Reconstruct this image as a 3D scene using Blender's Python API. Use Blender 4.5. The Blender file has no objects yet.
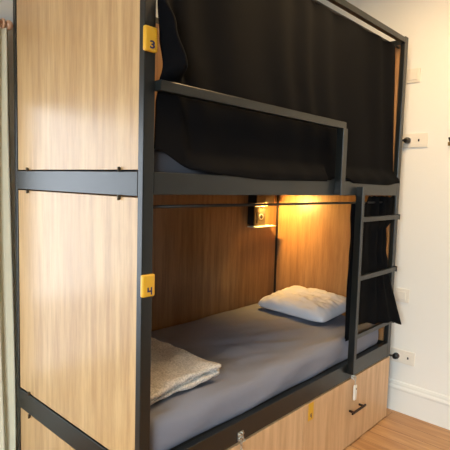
import bpy, bmesh, math, random
from mathutils import Vector, Matrix, noise
random.seed(4)
S = bpy.context.scene
C = S.collection
W, L = 0.987, 2.06

# ------------------------------------------------------------------ helpers
def link(name, bm, mat, parent=None, smooth=False, loc=None, kind=None, bevel=0.0):
    """bm holds world coordinates; the object's origin goes to the base centre of its shape"""
    if loc is None:
        xs = [v.co.x for v in bm.verts]; ys = [v.co.y for v in bm.verts]; zs = [v.co.z for v in bm.verts]
        loc = Vector(((min(xs)+max(xs))/2, (min(ys)+max(ys))/2, min(zs)))
    loc = Vector(loc)
    bmesh.ops.translate(bm, verts=bm.verts[:], vec=-loc)
    bmesh.ops.recalc_face_normals(bm, faces=bm.faces[:])
    me = bpy.data.meshes.new(name); bm.to_mesh(me); bm.free()
    mats = mat if isinstance(mat, (list, tuple)) else [mat]
    for m in mats: me.materials.append(m)
    if smooth:
        for p in me.polygons: p.use_smooth = True
    o = bpy.data.objects.new(name, me); C.objects.link(o)
    if parent is not None:
        base = parent.location.copy()
        if parent.parent is not None: base = base + parent.parent.location
        o.parent = parent; o.location = loc - base
    else: o.location = loc
    if kind: o['kind'] = kind
    if bevel:
        b = o.modifiers.new('bevel', 'BEVEL'); b.width = bevel; b.segments = 2; b.limit_method = 'ANGLE'
    return o

def tag(o, label, cat, group=None):
    o['label'] = label; o['category'] = cat
    if group: o['group'] = group
    return o

def thing(name, label, cat, loc, group=None):
    o = bpy.data.objects.new(name, None); C.objects.link(o); o.location = loc
    o.empty_display_size = .05
    return tag(o, label, cat, group)

def box(bm, x0, x1, y0, y1, z0, z1, mi=0):
    vs = [bm.verts.new((x, y, z)) for x in (x0, x1) for y in (y0, y1) for z in (z0, z1)]
    for f in ((0,1,3,2),(4,6,7,5),(0,4,5,1),(2,3,7,6),(0,2,6,4),(1,5,7,3)):
        q = bm.faces.new([vs[i] for i in f]); q.material_index = mi
    return vs

def B(*bs):
    bm = bmesh.new()
    for b in bs: box(bm, *b)
    return bm

def tube(bm, pts, r, n=10, cap=True):
    pts = [Vector(p) for p in pts]; rings = []; up = None
    for i, p in enumerate(pts):
        t = (pts[min(i+1, len(pts)-1)] - pts[max(i-1, 0)]).normalized()
        if up is None: up = t.orthogonal().normalized()
        a = (up - t*up.dot(t)).normalized(); b = t.cross(a); up = a
        rr = r[i] if isinstance(r, (list, tuple)) else r
        rings.append([bm.verts.new(p + a*rr*math.cos(2*math.pi*k/n) + b*rr*math.sin(2*math.pi*k/n)) for k in range(n)])
    for i in range(len(rings)-1):
        for k in range(n): bm.faces.new((rings[i][k], rings[i][(k+1)%n], rings[i+1][(k+1)%n], rings[i+1][k]))
    if cap: bm.faces.new(rings[0][::-1]); bm.faces.new(rings[-1])
    return bm

def rbox(x0, x1, y0, y1, z0, z1, r, step, rough=None):
    """soft box: evenly gridded, edges rounded by radius r, then displaced by rough(co, normal)"""
    bm = bmesh.new(); cache = {}
    lo = Vector((x0, y0, z0)); hi = Vector((x1, y1, z1))
    n = [max(2, int(round((hi[i]-lo[i])/step[i]))) for i in range(3)]
    def warp(t):                                  # denser rows near the rims
        return t
    def vert(i, j, k):
        key = (i, j, k)
        if key not in cache:
            p = Vector([lo[a]+(hi[a]-lo[a])*warp((i, j, k)[a]/n[a]) for a in range(3)])
            q = Vector([min(max(p[a], lo[a]+min(r, (hi[a]-lo[a])/2)), hi[a]-min(r, (hi[a]-lo[a])/2)) for a in range(3)])
            d = p-q; nn = d.normalized() if d.length > 1e-9 else Vector((0, 0, 1))
            rr = min(r, (hi[2]-lo[2])/2)
            p = q + nn*rr if d.length > 1e-9 else p
            cache[key] = (p, nn)
        return key
    faces = []
    for a in range(3):
        b, c = (a+1) % 3, (a+2) % 3
        for side in (0, n[a]):
            for u in range(n[b]):
                for v in range(n[c]):
                    q = []
                    for du, dv in ((0,0),(1,0),(1,1),(0,1)):
                        k = [0,0,0]; k[a] = side; k[b] = u+du; k[c] = v+dv
                        q.append(vert(*k))
                    faces.append(q)
    V = {}
    for key, (p, nn) in cache.items():
        if rough: p = rough(p, nn)
        V[key] = bm.verts.new(p)
    for q in faces: bm.faces.new([V[k] for k in q])
    return bm

def sheet(fn, nu, nv):
    bm = bmesh.new()
    g = [[bm.verts.new(fn(u/nu, v/nv)) for v in range(nv+1)] for u in range(nu+1)]
    for u in range(nu):
        for v in range(nv): bm.faces.new((g[u][v], g[u+1][v], g[u+1][v+1], g[u][v+1]))
    return bm

def lerp(a, b, t): return a+(b-a)*t
def interp(tab, t):
    if t <= tab[0][0]: return tab[0][1]
    for (a, x), (b, y) in zip(tab, tab[1:]):
        if t <= b:
            s = (t-a)/(b-a); s = s*s*(3-2*s)
            return x+(y-x)*s
    return tab[-1][1]
def sm(a, b, t):
    t = min(max((t-a)/(b-a), 0), 1); return t*t*(3-2*t)

# ------------------------------------------------------------------ materials
def lin(c): return tuple([(v/255/12.92 if v/255 <= .04045 else ((v/255+.055)/1.055)**2.4) for v in c])+(1,)
def mat(name, col, rough=.5, metal=0, spec=.5, emit=None, es=0, bump=None, sheen=0, alpha=None):
    m = bpy.data.materials.new(name); m.use_nodes = True
    nt = m.node_tree; b = nt.nodes['Principled BSDF']
    b.inputs['Base Color'].default_value = lin(col); b.inputs['Roughness'].default_value = rough
    b.inputs['Metallic'].default_value = metal; b.inputs['Specular IOR Level'].default_value = spec
    if sheen: b.inputs['Sheen Weight'].default_value = sheen
    if emit: b.inputs['Emission Color'].default_value = lin(emit); b.inputs['Emission Strength'].default_value = es
    if bump:
        tc = nt.nodes.new('ShaderNodeTexCoord'); n = nt.nodes.new('ShaderNodeTexNoise'); bp = nt.nodes.new('ShaderNodeBump')
        n.inputs['Scale'].default_value = bump[0]; n.inputs['Detail'].default_value = 4
        bp.inputs['Strength'].default_value = bump[1]; bp.inputs['Distance'].default_value = .01
        nt.links.new(tc.outputs['Object'], n.inputs['Vector']); nt.links.new(n.outputs['Fac'], bp.inputs['Height'])
        nt.links.new(bp.outputs['Normal'], b.inputs['Normal'])
    return m

def wood(name, c1, c2, c3, rough=.35, scale=(6, 6, .42), spec=.5):
    m = mat(name, c1, rough, spec=spec); nt = m.node_tree; b = nt.nodes['Principled BSDF']
    N = nt.nodes.new; K = nt.links.new
    tc = N('ShaderNodeTexCoord'); mp = N('ShaderNodeMapping'); mp.inputs['Scale'].default_value = scale
    K(tc.outputs['Object'], mp.inputs['Vector'])
    n1 = N('ShaderNodeTexNoise'); n1.inputs['Scale'].default_value = 1.2; n1.inputs['Detail'].default_value = 6; n1.inputs['Distortion'].default_value = .6
    n2 = N('ShaderNodeTexNoise'); n2.inputs['Scale'].default_value = 5; n2.inputs['Detail'].default_value = 8; n2.inputs['Roughness'].default_value = .7
    K(mp.outputs['Vector'], n1.inputs['Vector']); K(mp.outputs['Vector'], n2.inputs['Vector'])
    r1 = N('ShaderNodeValToRGB'); r1.color_ramp.elements[0].position = .3; r1.color_ramp.elements[1].position = .7
    r1.color_ramp.elements[0].color = lin(c2); r1.color_ramp.elements[1].color = lin(c1)
    e = r1.color_ramp.elements.new(.5); e.color = lin([(a+b_)/2 for a, b_ in zip(c1, c2)])
    r2 = N('ShaderNodeValToRGB'); r2.color_ramp.elements[0].position = .36; r2.color_ramp.elements[1].position = .6
    r2.color_ramp.elements[0].color = (0, 0, 0, 1); r2.color_ramp.elements[1].color = (1, 1, 1, 1)
    mx = N('ShaderNodeMix'); mx.data_type = 'RGBA'
    K(n1.outputs['Fac'], r1.inputs['Fac']); K(n2.outputs['Fac'], r2.inputs['Fac'])
    K(r2.outputs['Color'], mx.inputs[0]); mx.inputs[6].default_value = lin(c3); K(r1.outputs['Color'], mx.inputs[7])
    mx2 = N('ShaderNodeMix'); mx2.data_type = 'RGBA'; mx2.inputs[0].default_value = .8
    K(r1.outputs['Color'], mx2.inputs[6]); K(mx.outputs[2], mx2.inputs[7])
    K(mx2.outputs[2], b.inputs['Base Color'])
    return m

def floor_mat():
    m = mat('floor_planks', (190, 125, 75), .42); nt = m.node_tree; b = nt.nodes['Principled BSDF']
    N = nt.nodes.new; K = nt.links.new
    tc = N('ShaderNodeTexCoord'); mp = N('ShaderNodeMapping'); mp.inputs['Rotation'].default_value = (0, 0, math.pi/2)
    K(tc.outputs['Object'], mp.inputs['Vector'])
    br = N('ShaderNodeTexBrick'); br.inputs['Scale'].default_value = 1; br.inputs['Brick Width'].default_value = 1.6
    br.inputs['Row Height'].default_value = .12; br.inputs['Mortar Size'].default_value = .0015; br.inputs['Mortar Smooth'].default_value = .2
    br.inputs['Color1'].default_value = lin((204, 160, 110)); br.inputs['Color2'].default_value = lin((190, 144, 96)); br.inputs['Mortar'].default_value = lin((110, 66, 38))
    K(mp.outputs['Vector'], br.inputs['Vector'])
    m2 = N('ShaderNodeMapping'); m2.inputs['Scale'].default_value = (14, 1.2, 1); K(tc.outputs['Object'], m2.inputs['Vector'])
    n = N('ShaderNodeTexNoise'); n.inputs['Scale'].default_value = 2.5; n.inputs['Detail'].default_value = 7; n.inputs['Distortion'].default_value = .8
    K(m2.outputs['Vector'], n.inputs['Vector'])
    r = N('ShaderNodeValToRGB'); r.color_ramp.elements[0].position = .3; r.color_ramp.elements[0].color = lin((218, 206, 194)); r.color_ramp.elements[1].position = .7; r.color_ramp.elements[1].color = (1, 1, 1, 1)
    K(n.outputs['Fac'], r.inputs['Fac'])
    mx = N('ShaderNodeMix'); mx.data_type = 'RGBA'; mx.blend_type = 'MULTIPLY'; mx.inputs[0].default_value = 1
    K(br.outputs['Color'], mx.inputs[6]); K(r.outputs['Color'], mx.inputs[7]); K(mx.outputs[2], b.inputs['Base Color'])
    return m

def knit_mat():
    m = mat('knit_fabric', (200, 194, 184), .9, sheen=.2); nt = m.node_tree; b = nt.nodes['Principled BSDF']
    N = nt.nodes.new; K = nt.links.new
    tc = N('ShaderNodeTexCoord'); n = N('ShaderNodeTexNoise'); n.inputs['Scale'].default_value = 130; n.inputs['Detail'].default_value = 3
    K(tc.outputs['Object'], n.inputs['Vector'])
    r = N('ShaderNodeValToRGB'); r.color_ramp.elements[0].position = .35; r.color_ramp.elements[0].color = lin((170, 165, 157)); r.color_ramp.elements[1].position = .62; r.color_ramp.elements[1].color = lin((212, 207, 199))
    K(n.outputs['Fac'], r.inputs['Fac']); K(r.outputs['Color'], b.inputs['Base Color'])
    bp = N('ShaderNodeBump'); bp.inputs['Strength'].default_value = .6; bp.inputs['Distance'].default_value = .004
    K(n.outputs['Fac'], bp.inputs['Height']); K(bp.outputs['Normal'], b.inputs['Normal'])
    return m

M = {}
M['wall'] = mat('cream_wall_paint', (236, 237, 231), .7, bump=(60, .05))
M['wall_dim'] = mat('dimmed_wall_paint', (84, 88, 88), .7)  # unseen front wall, colour darkened to dim its reflection in the metal
M['ceil'] = mat('ceiling_paint', (238, 232, 220), .8)
M['trim'] = mat('white_trim_paint', (234, 236, 230), .45)
M['floor'] = floor_mat()
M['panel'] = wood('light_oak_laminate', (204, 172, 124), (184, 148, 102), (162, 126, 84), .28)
M['inner'] = wood('shaded_oak_laminate', (164, 126, 84), (144, 106, 68), (120, 84, 52), .38)  # same oak, bunk shade put into the colour so the LED glow stands out
M['front'] = wood('drawer_oak_laminate', (226, 190, 146), (212, 173, 128), (194, 153, 110), .42)
M['edge'] = mat('pale_edge_band', (236, 212, 176), .5)
M['metal'] = mat('charcoal_powder_coat', (15, 20, 20), .34, spec=.6, bump=(900, .03))
M['black'] = mat('black_plastic', (16, 15, 14), .4)
M['curtain'] = mat('black_curtain_cloth', (12, 13, 16), .9, spec=.08, bump=(350, .08))
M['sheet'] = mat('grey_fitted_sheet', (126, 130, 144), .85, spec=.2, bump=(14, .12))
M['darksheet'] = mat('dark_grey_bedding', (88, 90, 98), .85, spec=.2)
M['pillow'] = mat('white_pillowcase', (196, 197, 204), .85, spec=.2, bump=(22, .25))
M['knit'] = knit_mat()
M['yellow'] = mat('yellow_enamel', (224, 172, 44), .35)
M['navy'] = mat('navy_print', (36, 34, 84), .5)
M['steel'] = mat('galvanised_steel', (190, 188, 180), .35, metal=.9)
M['bronze'] = mat('dark_bronze', (50, 36, 32), .35, metal=.7)
M['white'] = mat('white_plastic', (232, 228, 216), .35)
M['brushed'] = mat('brushed_nickel', (84, 76, 62), .35, metal=.6)
M['led'] = mat('warm_led_strip', (255, 214, 140), .5, emit=(255, 196, 110), es=4)
M['drape'] = mat('sand_linen_drape', (226, 222, 198), .9, spec=.2, bump=(200, .1))
M['rod'] = wood('turned_wood_rod', (238, 204, 172), (224, 180, 146), (206, 158, 124), .4, scale=(3, 9, 9))
M['brass'] = mat('aged_brass', (170, 140, 90), .35, metal=.8)
M['board'] = mat('bunk_base_board', (58, 54, 50), .7)
gl = bpy.data.materials.new('window_glass'); gl.use_nodes = True
nt = gl.node_tree; nt.nodes.clear()
o_ = nt.nodes.new('ShaderNodeOutputMaterial'); mx = nt.nodes.new('ShaderNodeMixShader'); tr = nt.nodes.new('ShaderNodeBsdfTransparent'); gs = nt.nodes.new('ShaderNodeBsdfGlossy')
gs.inputs['Roughness'].default_value = .02; mx.inputs[0].default_value = .08
nt.links.new(tr.outputs[0], mx.inputs[1]); nt.links.new(gs.outputs[0], mx.inputs[2]); nt.links.new(mx.outputs[0], o_.inputs[0])
M['glass'] = gl

# ------------------------------------------------------------------ the room
XR, YB, XL, YF, ZC = 2.203, 1.16, -3.4, -3.6, 3.0
link('floor', B((XL-.1, XR+.1, YF-.1, YB+.1, -.1, 0)), M['floor'], kind='structure', loc=(0, 0, 0))
link('ceiling', B((XL-.1, XR+.1, YF-.1, YB+.1, ZC, ZC+.1)), M['ceil'], kind='structure')
link('wall_right', B((XR, XR+.1, YF, YB, 0, ZC)), M['wall'], kind='structure')
VY0, VY1, VZ0, VZ1 = -3.3, -1.1, .5, 2.35
link('wall_left', B((XL-.16, XL, YF, VY0, 0, ZC), (XL-.16, XL, VY1, YB, 0, ZC), (XL-.16, XL, VY0, VY1, 0, VZ0), (XL-.16, XL, VY0, VY1, VZ1, ZC)), M['wall'], kind='structure')
link('wall_front', B((XL, XR, YF-.1, YF, 0, ZC)), M['wall_dim'], kind='structure')
WX0, WX1, WZ0, WZ1 = -1.9, -.13, .40, 1.98
link('wall_back', B((XL, WX0, YB, YB+.16, 0, ZC), (WX1, XR, YB, YB+.16, 0, ZC),
                    (WX0, WX1, YB, YB+.16, 0, WZ0), (WX0, WX1, YB, YB+.16, WZ1, ZC)), M['wall'], kind='structure')
fw = .06; wm = (WX0+WX1)/2
wf = link('window_1', B((WX0, WX0+fw, YB+.04, YB+.1, WZ0, WZ1), (WX1-fw, WX1, YB+.04, YB+.1, WZ0, WZ1),
                   (WX0+fw, WX1-fw, YB+.04, YB+.1, WZ0, WZ0+fw), (WX0+fw, WX1-fw, YB+.04, YB+.1, WZ1-fw, WZ1),
                   (wm-.03, wm+.03, YB+.04, YB+.1, WZ0+fw, WZ1-fw)), M['trim'], kind='structure')
link('pane', B((WX0+fw, wm-.03, YB+.066, YB+.072, WZ0+fw, WZ1-fw)), M['glass'], wf)
link('pane', B((wm+.03, WX1-fw, YB+.066, YB+.072, WZ0+fw, WZ1-fw)), M['glass'], wf)

vm = (VY0+VY1)/2
wf2 = link('window_2', B((XL-.1, XL-.04, VY0, VY0+fw, VZ0, VZ1), (XL-.1, XL-.04, VY1-fw, VY1, VZ0, VZ1),
                   (XL-.1, XL-.04, VY0+fw, VY1-fw, VZ0, VZ0+fw), (XL-.1, XL-.04, VY0+fw, VY1-fw, VZ1-fw, VZ1),
                   (XL-.1, XL-.04, vm-.03, vm+.03, VZ0+fw, VZ1-fw)), M['trim'], kind='structure')
link('pane', B((XL-.072, XL-.066, VY0+fw, vm-.03, VZ0+fw, VZ1-fw)), M['glass'], wf2)
link('pane', B((XL-.072, XL-.066, vm+.03, VY1-fw, VZ0+fw, VZ1-fw)), M['glass'], wf2)

def base_profile(bm, along, y0, y1, face):
    # skirting with a stepped and rounded moulding along its top
    prof = [(0, 0), (.014, 0), (.014, .152), (.017, .160), (.018, .168), (.015, .176), (.010, .184), (.010, .196), (.007, .208), (0, .215)]
    rows = []
    for t in (y0, y1):
        rows.append([bm.verts.new((face-d, t, z) if along == 'y' else (t, face-d, z)) for d, z in prof])
    n = len(prof)
    for i in range(n): bm.faces.new((rows[0][i], rows[0][(i+1) % n], rows[1][(i+1) % n], rows[1][i]))
    bm.faces.new(rows[0]); bm.faces.new(rows[1][::-1])
    return bm
link('baseboard_right', base_profile(bmesh.new(), 'y', YF, YB, XR), M['trim'], kind='structure')
link('baseboard_back', base_profile(bmesh.new(), 'x', XL, XR-.03, YB), M['trim'], kind='structure')

# ------------------------------------------------------------------ the bunk bed
bed = thing('bunk_bed', 'charcoal metal two-level bunk bed with light oak panels and drawers', 'bunk bed', (L/2, W/2, 0))
PX, PY = .045, .030
ZT = 2.482
met = M['metal']
for x0, y0 in ((0, 0), (L-PX, 0), (0, W-PY), (L-PX, W-PY)):
    if y0 == 0:      # stepped back behind the drawer fronts
        link('post', B((x0, x0+PX, y0, y0+PY, .426, ZT+.008), (x0, x0+PX, .0195, y0+PY, 0, .4265)), met, bed, bevel=.003)
    else: link('post', B((x0, x0+PX, y0, y0+PY, 0, ZT+.008)), met, bed, bevel=.004)
# end and side rails
for z0, z1 in ((.432, .525), (1.4895, 1.572), (2.447, ZT)):
    link('end_rail', B((.0, .022, PY, W-PY, z0, z1)), met, bed, bevel=.002)
    link('end_rail', B((L-.022, L, PY, W-PY, z0, z1)), met, bed, bevel=.002)
for z0, z1 in ((.432, .525), (1.4955, 1.572), (2.450, ZT)):
    link('side_rail', B((PX, L-PX, 0, .03, z0, z1)), met, bed, bevel=.002)
    link('side_rail', B((PX, L-PX, W-.03, W, z0, z1)), met, bed, bevel=.002)
# near end: three oak panels with a pale edge band, held by small clips
def panel_end(z0, z1):
    p = link('end_panel', B((.004, .020, PY+.003, W-PY-.003, z0, z1)), M['panel'], bed, bevel=.001)
    return p
for z0, z1 in ((.03, .427), (.531, 1.484), (1.578, 2.441)): panel_end(z0, z1)
for z, s in ((1.574, 1), (1.486, -1), (.529, 1), (.429, -1)):
    for y in (.134, .848):
        bm = tube(bmesh.new(), [(-.004, y, z-.004*s), (-.004, y, z+.014*s)], .0045, 8)
        box(bm, -.002, .006, y-.003, y+.003, min(z, z+.012*s), max(z, z+.012*s))
        link('panel_clip', bm, M['brushed'], bed)
# far end and back panels
for z0, z1 in ((.531, 1.484), (1.578, 2.441)):
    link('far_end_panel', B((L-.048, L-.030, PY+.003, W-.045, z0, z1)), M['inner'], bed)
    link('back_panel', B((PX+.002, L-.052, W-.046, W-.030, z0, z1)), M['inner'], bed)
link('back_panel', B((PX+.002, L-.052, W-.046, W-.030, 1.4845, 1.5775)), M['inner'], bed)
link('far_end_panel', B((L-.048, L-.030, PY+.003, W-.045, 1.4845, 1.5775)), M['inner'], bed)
link('corner_profile', B((L-.058, L-.0485, W-.060, W-.0465, .50, 2.30)), M['black'], bed)
# sleeping boards
link('bunk_board', B((.024, L-.05, .032, W-.05, .485, .502)), M['board'], bed)
link('bunk_board', B((.024, L-.05, .032, W-.05, 1.535, 1.552)), M['board'], bed)
# guard rail of the upper bunk
link('guard_rail', B((PX, 1.272, -.030, .006, 1.838, 1.872)), met, bed, bevel=.002)
link('guard_post', B((1.228, 1.272, -.040, .0, 1.497, 1.8385)), met, bed, bevel=.002)
# ladder
lad = link('ladder_stile', B((1.470, 1.500, -.040, .0, .470, 1.543)), met, bed, bevel=.002)
for z0, z1 in ((1.345, 1.372), (1.006, 1.034), (.664, .690)):
    r = link('ladder_rung', B((1.500, 2.028, -.022, -.001, z0, z1)), met, bed, bevel=.002)
    link('end_cap', B((2.028, 2.034, -.024, .0, z0-.003, z1+.003)), M['black'], r)
# curtain rods
link('curtain_rod', tube(bmesh.new(), [(PX, .040, 1.452), (L-PX, .040, 1.452)], .006), M['black'], bed, smooth=True)
link('curtain_rod', tube(bmesh.new(), [(PX, .040, 2.424), (L-PX, .040, 2.424)], .006), M['black'], bed, smooth=True)
# drawers
for k, (x0, x1) in enumerate(((.010, 1.029), (1.032, L))):
    d = link('drawer', B((x0, x1, .0, .018, .008, .421)), M['front'], bed, bevel=.001)
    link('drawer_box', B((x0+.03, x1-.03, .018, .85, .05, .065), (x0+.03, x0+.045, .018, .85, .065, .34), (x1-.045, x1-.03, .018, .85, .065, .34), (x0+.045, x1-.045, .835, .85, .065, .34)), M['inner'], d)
    hx = (x0+x1)/2+.04
    bm = B((hx-.085, hx+.085, -.036, -.026, .220, .233))
    for s in (-1, 1): box(bm, hx+s*.06-.006, hx+s*.06+.006, -.027, .001, .221, .232)
    link('drawer_handle', bm, M['bronze'], d, bevel=.002)
    if k == 1:
        t = link('number_plate', rbox(1.075, 1.122, -.003, .0, .325, .418, .0015, (.01, .002, .01)), M['yellow'], d)
# number plates on the near post
def glyph3(x, z, w, h, y):
    cu = bpy.data.curves.new('digit', 'FONT'); cu.body = '3'; cu.size = 1; cu.offset = .035; cu.extrude = .02
    to = bpy.data.objects.new('digit', cu); C.objects.link(to)
    bpy.context.view_layer.update()
    me = bpy.data.meshes.new_from_object(to.evaluated_get(bpy.context.evaluated_depsgraph_get()))
    bm = bmesh.new(); bm.from_mesh(me); bpy.data.objects.remove(to); bpy.data.meshes.remove(me); bpy.data.curves.remove(cu)
    xs = [v.co.x for v in bm.verts]; ys = [v.co.y for v in bm.verts]; zs = [v.co.z for v in bm.verts]
    for v in bm.verts:
        a, b, c = v.co
        v.co = (x+w*(a-min(xs))/(max(xs)-min(xs)), y+.001*(1-(c-min(zs))/(max(zs)-min(zs))), z+h*(b-min(ys))/(max(ys)-min(ys)))
    return bm
def glyph4(x, z, w, h, y):
    bm = bmesh.new(); t = w*.28
    box(bm, x, x+t, y, y+.001, z+h*.38, z+h); box(bm, x+t, x+w-t, y, y+.001, z+h*.38, z+h*.38+t); box(bm, x+w-t, x+w, y, y+.001, z, z+h)
    return bm
p3 = link('number_plate', rbox(-.006, .044, -.013, .004, 1.958, 2.036, .004, (.006, .004, .006)), M['yellow'], bed, smooth=True)
link('number', glyph3(.011, 1.966, .020, .026, -.0137), M['navy'], p3)
p4 = link('number_plate', rbox(-.004, .047, -.013, .004, 1.151, 1.227, .004, (.006, .004, .006)), M['yellow'], bed, smooth=True)
link('number', glyph4(.014, 1.158, .020, .026, -.0137), M['navy'], p4)
for o in bed.children:
    for q in o.children:
        if q.name.startswith('number_plate'):
            link('number', glyph4(1.091, .336, .013, .026, -.0037), M['navy'], bed)
            break
for o in list(bed.children):
    if o.name.startswith('number') and not o.name.startswith('number_plate'): o.name = 'drawer_number'

# hasps with chain on the lower rail
def hasp(x, label, long_bar, dx=0, dz=0):
    t = thing('hasp_chain', label, 'latch', (x, -.004, .40), 'drawer hasps on the lower rail')
    x += dx
    bm = B((x-.017, x+.017, -.005, -.0005, .440+dz, .478+dz))
    for s in (-1, 1):
        tube(bm, [(x+s*.009, -.004, .470+dz), (x+s*.009, -.012, .470+dz)], .0055, 8)
        tube(bm, [(x+s*.009, -.004, .450+dz), (x+s*.009, -.012, .450+dz)], .0055, 8)
    tube(bm, [(x-.012, -.010, .444+dz), (x-.012, -.020, .440+dz), (x+.012, -.020, .440+dz), (x+.012, -.010, .444+dz)], .003, 8)
    link('hasp_plate', bm, M['steel'], t, smooth=False)
    x -= dx*.8
    z = .434+dz*.6
    bm = bmesh.new()
    for i in range(4):
        pts = []
        for k in range(13):
            a = 2*math.pi*k/12
            u, v = .0045*math.cos(a), .0095*math.sin(a)
            pts.append((x+u, -.010, z+v) if i % 2 == 0 else (x, -.010+u, z+v))
        tube(bm, pts, .0016, 6, cap=False); z -= .0135
    link('chain', bm, M['steel'], t, smooth=True)
    if long_bar:
        bm = rbox(x-.014, x+.014, -.018, -.004, z-.085, z+.006, .005, (.004, .004, .01))
        link('latch_body', bm, M['white'], t, smooth=True)
        link('latch_pin', tube(bmesh.new(), [(x, -.020, z-.015), (x, -.0175, z-.015)], .004), M['black'], t)
    return t
hasp(.535, 'silver hasp with hanging chain on the nearer drawer front', True)
hasp(1.568, 'silver hasp and latch hanging above the far drawer handle beneath the ladder', True, -.030, -.016)

# ------------------------------------------------------------------ bedding
def matt_rough(seed, amp):
    def f(p, n):
        s = noise.noise(Vector((p.x*2.1+seed, p.y*3.0, p.z*5)))*amp
        d = noise.noise(Vector((p.x*5.5+seed, p.y*11, p.z*9)))*amp*.5
        q = p + n*(s*.5 + d*.5)
        if n.z > .5 or p.z > .62:
            q.z += s*.6+d*.7
        return q
    return f
def low_rough(p, n):
    q = p.copy()
    a = noise.noise(Vector((p.x*1.7, p.y*2.3, 3.1)))*.010
    # long diagonal drag folds in the sheet, strongest towards the front edge
    w = sm(.65, .05, p.y)
    c = p.x*.9 + p.y*2.2
    b = (noise.noise(Vector((c*5.0, (p.y-p.x*.35)*1.6, 7.7))))*.019*(.3+.7*w)
    g = 1-abs(noise.noise(Vector((c*2.3, (p.y-p.x*.28)*4.2, 2.2))))*3.2
    g = max(0, g)**2*.012*(.25+.75*w)
    if p.z > .56: q.z += a + b + g - .004
    if n.y < -.3:
        t = (p.z-.50)/.15
        q.y += -.006*math.sin(math.pi*min(max(t, 0), 1)) + noise.noise(Vector((p.x*4.5-p.z*9, p.z*7, 1.3)))*.009
        if q.y < .026 and p.z < .53: q.y = .034
        if q.y < .012: q.y = .012
    if p.z < .56: q.z = max(q.z, .5035)
    return q
m1 = link('mattress', rbox(.06, 1.985, .038, .925, .504, .668, .045, (.028, .028, .018), low_rough), M['sheet'], smooth=True)
m1.modifiers.new('sub', 'SUBSURF').render_levels = 1
tag(m1, 'lower bunk mattress under a loose grey fitted sheet', 'mattress')
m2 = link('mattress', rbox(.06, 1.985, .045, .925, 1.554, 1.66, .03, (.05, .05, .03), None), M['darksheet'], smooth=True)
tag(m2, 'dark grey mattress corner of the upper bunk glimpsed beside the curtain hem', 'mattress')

def pillow():
    cx, cy, hx, hy, th = 1.770, .495, .205, .290, .085
    n = 44; bm = bmesh.new(); rows = {}
    def pt(i, j, s):
        u, v = -1+2*i/n, -1+2*j/n
        # pulled-in sides, pointed corners
        k = 1-.07*(1-v*v) if True else 1
        x = u*hx*(1-.07*(1-u*u*0)*(1-v*v)); y = v*hy*(1-.05*(1-u*u))
        x *= 1-.09*abs(v)**6*abs(u)**3; y *= 1-.07*abs(u)**6*abs(v)**3
        e = max(0, (1-abs(u)**3.4))*max(0, (1-abs(v)**3.4))
        h = th*e**.42
        wr = noise.noise(Vector((u*2.2, v*3.1, s*4)))*.020*e + noise.noise(Vector((u*6+v*2, v*5-u*3, s*9)))*.014*e**.5
        z = s*h + wr*(1 if s > 0 else .3)
        ang = -.06
        X = x*math.cos(ang)-y*math.sin(ang); Y = x*math.sin(ang)+y*math.cos(ang)
        # leans up a little towards the far end
        return Vector((cx+X, cy+Y, .702+(z if s > 0 else z*.35) + .045*((u+1)*.5)**1.5))
    for s in (1, -1):
        for i in range(n+1):
            for j in range(n+1):
                if s == -1 and (i in (0, n) or j in (0, n)): rows[(i, j, s)] = rows[(i, j, 1)]
                else:
                    p = pt(i, j, s)
                    if s == -1: p.z = max(p.z, .676)
                    
                    rows[(i, j, s)] = bm.verts.new(p)
    for s in (1, -1):
        for i in range(n):
            for j in range(n):
                f = [rows[(i, j, s)], rows[(i+1, j, s)], rows[(i+1, j+1, s)], rows[(i, j+1, s)]]
                bm.faces.new(f)
    return bm
pl = link('pillow', pillow(), M['pillow'], smooth=True)
tag(pl, 'white crumpled pillow at the far end of the lower bunk', 'pillow')

# folded blanket: a flattened roll of layers, its fold towards the room
def blanket():
    bm = bmesh.new()
    def layer(x0, x1, y0, y1, z0, z1, seed):
        def f(p, n):
            q = p.copy()
            q += n*noise.noise(Vector((p.x*14+seed, p.y*14, p.z*40)))*.011
            q.z += noise.noise(Vector((p.x*6+seed, p.y*7, seed)))*.009 + noise.noise(Vector((p.x*18+seed, p.y*12, seed)))*.004
            # the stack slumps towards the near end
            q.z -= .014*sm(.35, .05, p.x)
            q.z = max(q.z, .680)
            return q
        b = rbox(x0, x1, y0, y1, z0, z1, .011, (.012, .016, .007), f)
        tmp = bpy.data.meshes.new('t'); b.to_mesh(tmp); b.free(); bm.from_mesh(tmp); bpy.data.meshes.remove(tmp)
    layer(.065, .500, .150, .700, .672, .694, 1)
    layer(.072, .525, .118, .690, .690, .712, 5)
    layer(.070, .515, .135, .705, .708, .728, 9)
    layer(.066, .530, .112, .700, .724, .748, 13)
    # fold over along the far right corner joining the layers
    tube(bm, [(.514, .135+i*.055, .707+.004*math.sin(i*1.7)) for i in range(11)], .024, 10)
    return bm
bl = link('folded_blanket', blanket(), M['knit'], smooth=True)
tag(bl, 'folded beige knit blanket at the near end of the lower bunk', 'blanket')

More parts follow.
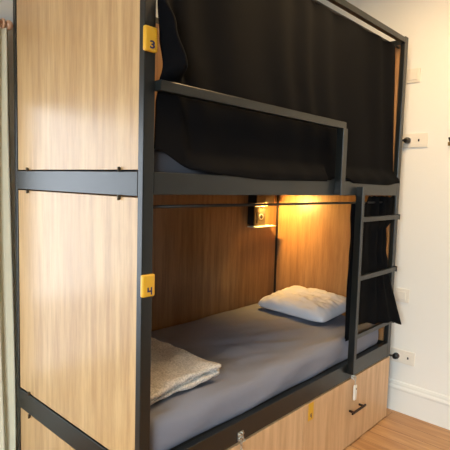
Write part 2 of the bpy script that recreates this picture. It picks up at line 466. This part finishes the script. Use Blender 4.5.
# ------------------------------------------------------------------ bed curtains
def upper_curtain(s, t):
    # t 0 top .. 1 hem ; s 0 near edge .. 1 far edge ; first stretch is the turned-back flap
    xr = .0
    hem = interp([(0, 1.650), (.10, 1.585), (.16, 1.572), (.30, 1.560), (.585, 1.566), (.615, 1.583), (.665, 1.583), (.695, 1.562), (.9, 1.558), (1, 1.575)], s)
    z = lerp(2.424-.010*math.sin(math.pi*s), hem, t)
    xe = interp([(1.60, .052), (1.80, .056), (1.87, .070), (1.93, .086), (2.02, .070), (2.13, .060), (2.42, .052)], z)
    xf = interp([(1.60, .185), (1.70, .165), (1.88, .135), (1.93, .108), (2.05, .076), (2.15, .062), (2.42, .060)], z)
    yf = interp([(1.60, .015), (1.84, .012), (1.885, .010), (1.925, -.078), (2.05, -.055), (2.17, -.005), (2.42, .030)], z)
    xr = interp([(1.57, 2.034), (1.64, 2.010), (1.84, 1.995), (2.08, 1.975), (2.31, 1.965), (2.42, 1.950)], z)
    F = .07
    if s < F:
        k = s/F
        x = lerp(xe, xf, k); y = lerp(.012, yf, k)
        return Vector((x, y, z))
    k = (s-F)/(1-F)
    x = lerp(xf, xr, k)
    am = .005*sm(1.62, 2.1, z)+.002
    y = .032 + am*math.sin(k*2*math.pi*8+1.6*math.sin(k*13)+.5*math.sin(z*3)) - .004*noise.noise(Vector((x*3, z*3, 0)))*sm(1.62, 1.8, z)
    # out over the rail at the hem, except where the guard post stands
    out = sm(1.66, 1.585, z)*(1-sm(1.14, 1.19, x)*(1-sm(1.315, 1.36, x)))
    y = lerp(y, -.007+.0025*math.sin(k*60), out)
    if z < 1.9: y = max(y, .009) if out < .01 else y
    y = lerp(yf, y, sm(0, .045, k))
    return Vector((x, y, z))
uc = link('bed_curtain', sheet(upper_curtain, 330, 110), M['curtain'], smooth=True)
uc.modifiers.new('thick', 'SOLIDIFY').thickness = .0015
tag(uc, 'wide black curtain drawn across the upper bunk', 'curtain')

def lower_curtain(s, t):
    hem = interp([(0, .655), (.16, .650), (.22, .725), (.45, .712), (.62, .692), (.85, .690), (1, .662)], s)
    z = lerp(1.446+(.042+.003*math.sin(s*60))*sm(.28, .42, s), hem, t)
    xl = interp([(.65, 1.470), (.96, 1.450), (1.13, 1.462), (1.33, 1.49), (1.45, 1.500)], z)
    xr = interp([(.66, 2.030), (.80, 2.020), (.90, 2.010), (.98, 2.002), (1.06, 1.992), (1.15, 1.948), (1.28, 1.950), (1.335, 2.006), (1.45, 2.011)], z)
    x = lerp(xl, xr, s)
    am = lerp(.020, .010, sm(1.3, .8, z))
    y = lerp(.040, .022, sm(1.4, 1.2, z))
    y += am*math.sin(s*2*math.pi*5+1.5*math.sin(s*7)+1.2*math.sin(z*4))*(.6+.4*math.sin(s*11))
    y = lerp(y, .014, sm(.75, 1, s)*sm(1.28, 1.34, z))
    y = max(y, .003)
    if z < 1.0:
        o = min(max((1.0-z)/.34, 0), 1)*sm(.45, 1.0, s)
        y = lerp(y, -.066+.010*math.sin(s*30), o)
    if z < .55+.12 and s < .5: y = max(min(y, .02), .004)
    return Vector((x, y, z))
lc = link('bed_curtain', sheet(lower_curtain, 150, 80), M['curtain'], smooth=True)
lc.modifiers.new('thick', 'SOLIDIFY').thickness = .0015
tag(lc, 'black curtain bunched behind the ladder beside the lower bunk', 'curtain')

# ------------------------------------------------------------------ reading light and socket unit on the back panel
fy0, fy1 = .882, W-.0465
rl = thing('reading_light', 'small lit reading light with socket and shelf on lower bunk back panel', 'reading light', (1.69, fy1, 1.24))
link('lamp_hood', B((1.655, 1.862, fy0-.022, fy1, 1.408, 1.478)), M['black'], rl, bevel=.003)
link('side_plate', B((1.655, 1.673, fy0, fy1, 1.250, 1.407)), M['black'], rl, bevel=.002)
fp = link('face_plate', B((1.674, 1.797, fy0+.006, fy0+.016, 1.244, 1.380)), M['brushed'], rl, bevel=.002)
link('switch', B((1.695, 1.708, fy0+.001, fy0+.006, 1.262, 1.345)), M['black'], fp)
bm = tube(bmesh.new(), [(1.745, fy0+.0058, 1.308), (1.745, fy0+.001, 1.308)], [.024, .022], 20)
link('socket_ring', bm, M['steel'], fp)
link('socket_hole', tube(bmesh.new(), [(1.745, fy0+.0008, 1.308), (1.745, fy0-.001, 1.308)], .015, 16), M['black'], fp)
link('housing', B((1.674, 1.797, fy0+.0165, fy1, 1.244, 1.380)), M['brushed'], rl)
link('light_strip', B((1.679, 1.790, fy0-.012, fy0+.020, 1.386, 1.4075)), M['led'], rl)
link('shelf', B((1.655, 1.900, fy0-.02, fy1, 1.232, 1.239)), M['white'], rl, bevel=.001)

# ------------------------------------------------------------------ sockets and plates on the right wall
def plate(name, label, cat, ya, yb, z0, z1, mods, group=None):
    t = thing(name, label, cat, (XR, (ya+yb)/2, z0), group)
    link('plate', rbox(XR-.009, XR, ya, yb, z0, z1, .003, (.004, .01, .01)), M['white'], t, smooth=False, bevel=0)
    for kind, yc in mods:
        zc = (z0+z1)/2; w = .028
        if kind == 'rocker':
            link('rocker', B((XR-.014, XR-.009, yc-w, yc+w, zc-.028, zc+.028)), M['white'], t, bevel=.002)
        if kind == 'blank':
            f = link('socket_insert', B((XR-.011, XR-.009, yc-w, yc+w, zc-.028, zc+.028)), M['white'], t, bevel=.001)
            link('port', B((XR-.0125, XR-.011, yc-.005, yc+.005, zc-.008, zc+.008)), M['black'], f)
        if kind == 'round':
            link('socket_insert', tube(bmesh.new(), [(XR-.009, yc, zc), (XR-.012, yc, zc)], [.029, .027], 24), M['white'], t)
    return t
plate('light_switch', 'blank pale switch plate high on the wall beside upper post', 'switch', -.035, .055, 2.236, 2.328, [('rocker', .01)])
plate('wall_socket', 'white double socket on the wall level with the upper bunk', 'socket', -.108, .062, 1.814, 1.906, [('round', .020), ('blank', -.052)], 'double wall sockets')
plate('light_switch', 'white switch plate on the wall just beyond the lower black curtain', 'switch', -.050, .045, .768, .862, [('rocker', -.0)])
plate('wall_socket', 'white double socket low on the wall above the baseboard', 'socket', -.115, .052, .345, .438, [('round', .008), ('blank', -.070)], 'double wall sockets')
def plug(yc, zc, label):
    t = thing('power_plug', label, 'plug', (XR-.0125, yc, zc), 'black plugs in the wall sockets')
    link('plug_body', tube(bmesh.new(), [(XR-.0125, yc, zc), (XR-.030, yc, zc), (XR-.046, yc, zc), (XR-.050, yc, zc)], [.021, .021, .017, .010], 20), M['black'], t)
    link('cable', tube(bmesh.new(), [(XR-.040, yc+.012, zc), (XR-.042, yc+.03, zc+.001), (XR-.042, yc+.07, zc), (XR-.044, yc+.11, zc-.004), (XR-.046, yc+.15, zc-.02), (XR-.05, yc+.2, zc-.09)], [.008, .006, .0045, .004, .004, .004], 8), M['black'], t, smooth=True)
plug(.020, 1.860, 'black round plug in the socket beside the upper bunk')
plug(.008, .3915, 'black round plug in the low socket above the baseboard')
hk = thing('wall_hook', 'small black and brass hook on the wall at right edge', 'hook', (XR, -.262, 1.81))
link('hook_plate', B((XR-.006, XR, -.285, -.232, 1.818, 1.842)), M['brass'], hk, bevel=.002)
link('hook_peg', tube(bmesh.new(), [(XR-.003, -.258, 1.842), (XR-.020, -.258, 1.842), (XR-.034, -.258, 1.850), (XR-.040, -.258, 1.866)], [.012, .010, .010, .014], 12), M['black'], hk, smooth=True)

# ------------------------------------------------------------------ window drape and its rod, left of the bed
rz, ry = 2.262, 1.085
cr = thing('curtain_pole', 'turned wooden curtain pole above the sand drape behind bed', 'curtain pole', (-1.2, ry, rz-.03))
link('pole', tube(bmesh.new(), [(-2.5, ry, rz), (-.012, ry, rz)], .018, 16), M['rod'], cr, smooth=True)
for s, x in ((1, -.012), (-1, -2.5)):
    prof = [(0, .018), (.004, .024), (.012, .024), (.016, .015), (.022, .014), (.026, .021), (.036, .023), (.046, .019), (.052, .010), (.054, .002)]
    link('finial', tube(bmesh.new(), [(x+s*d, ry, rz) for d, r in prof], [r for d, r in prof], 18), M['rod'], cr, smooth=True)
for x in (-.10, -2.4):
    link('bracket', B((x-.012, x+.012, ry-.002, YB, rz-.045, rz-.019)), M['rod'], cr)
def drape(x0, x1):
    def f(s, t):
        z = lerp(rz-.022, .03, t); x = lerp(x0, x1, s)
        y = ry + (.013+.005*t)*math.sin(s*2*math.pi*3+.5*math.sin(t*3)) + .004*math.sin(s*40)
        x += .01*math.sin(t*4+s*5)
        return Vector((x, min(y, YB-.006-.018*(1 if z<.25 else 0)), z))
    return f
d1 = link('window_drape', sheet(drape(-.125, .028), 110, 60), M['drape'], smooth=True)
d1.modifiers.new('thick', 'SOLIDIFY').thickness = .002
tag(d1, 'sand linen drape hanging in folds behind the bunk bed', 'drape')

# ------------------------------------------------------------------ light
def area(name, loc, rot, sx, sy, energy, col, spread=180):
    l = bpy.data.lights.new(name, 'AREA'); l.shape = 'RECTANGLE'; l.size = sx; l.size_y = sy; l.energy = energy; l.color = col
    l.spread = math.radians(spread)
    o = bpy.data.objects.new(name, l); C.objects.link(o); o.location = loc; o.rotation_euler = rot
    return o
def aim(o, d):
    o.rotation_euler = Vector(d).to_track_quat('-Z', 'Y').to_euler()
sky = area('daylight_at_back_window', ((WX0+WX1)/2, YB+.35, 1.5), (0, 0, 0), 2.2, 1.5, 36, (.88, .95, 1.0))
aim(sky, (0, -1, -.15))
sky2 = area('daylight_at_left_window', (XL-.9, (VY0+VY1)/2-.1, 2.9), (0, 0, 0), 2.8, 2.2, 1150, (.80, .93, 1.0))
aim(sky2, (1, .45, -.7))
lamp = area('ceiling_lamp', (1.15, -.42, 2.95), (0, 0, 0), .5, .5, 34, (1.0, .66, .32))
led = area('reading_led', (1.735, fy0-.017, 1.403), (0, 0, 0), .12, .008, 18.0, (1.0, .56, .14))
aim(led, (.9, -.15, -.8))
w = bpy.data.worlds.new('world'); S.world = w; w.use_nodes = True
bg = w.node_tree.nodes['Background']; bg.inputs[0].default_value = (.75, .85, 1, 1); bg.inputs[1].default_value = 2.5

# ------------------------------------------------------------------ camera
yaw, pit, rol, f = .747397, -.0863734, .0277134, 470.994
d = Vector((math.cos(yaw)*math.cos(pit), math.sin(yaw)*math.cos(pit), math.sin(pit)))
r = Vector((math.sin(yaw), -math.cos(yaw), 0)); u = r.cross(d)
r2 = math.cos(rol)*r+math.sin(rol)*u; u2 = -math.sin(rol)*r+math.cos(rol)*u
cam = bpy.data.cameras.new('camera'); co = bpy.data.objects.new('camera', cam); C.objects.link(co)
m = Matrix(((r2.x, u2.x, -d.x), (r2.y, u2.y, -d.y), (r2.z, u2.z, -d.z))).to_4x4()
m.translation = Vector((-.954728, -1.25778, 1.537474))
co.matrix_world = m
cam.sensor_width = 36; cam.sensor_fit = 'HORIZONTAL'; cam.lens = 36*f/450; cam.clip_start = .02
S.camera = co
vs = S.view_settings; vs.view_transform = 'Standard'; vs.look = 'None'; vs.gamma = 1; vs.use_curve_mapping = False
vs.exposure = 0.04
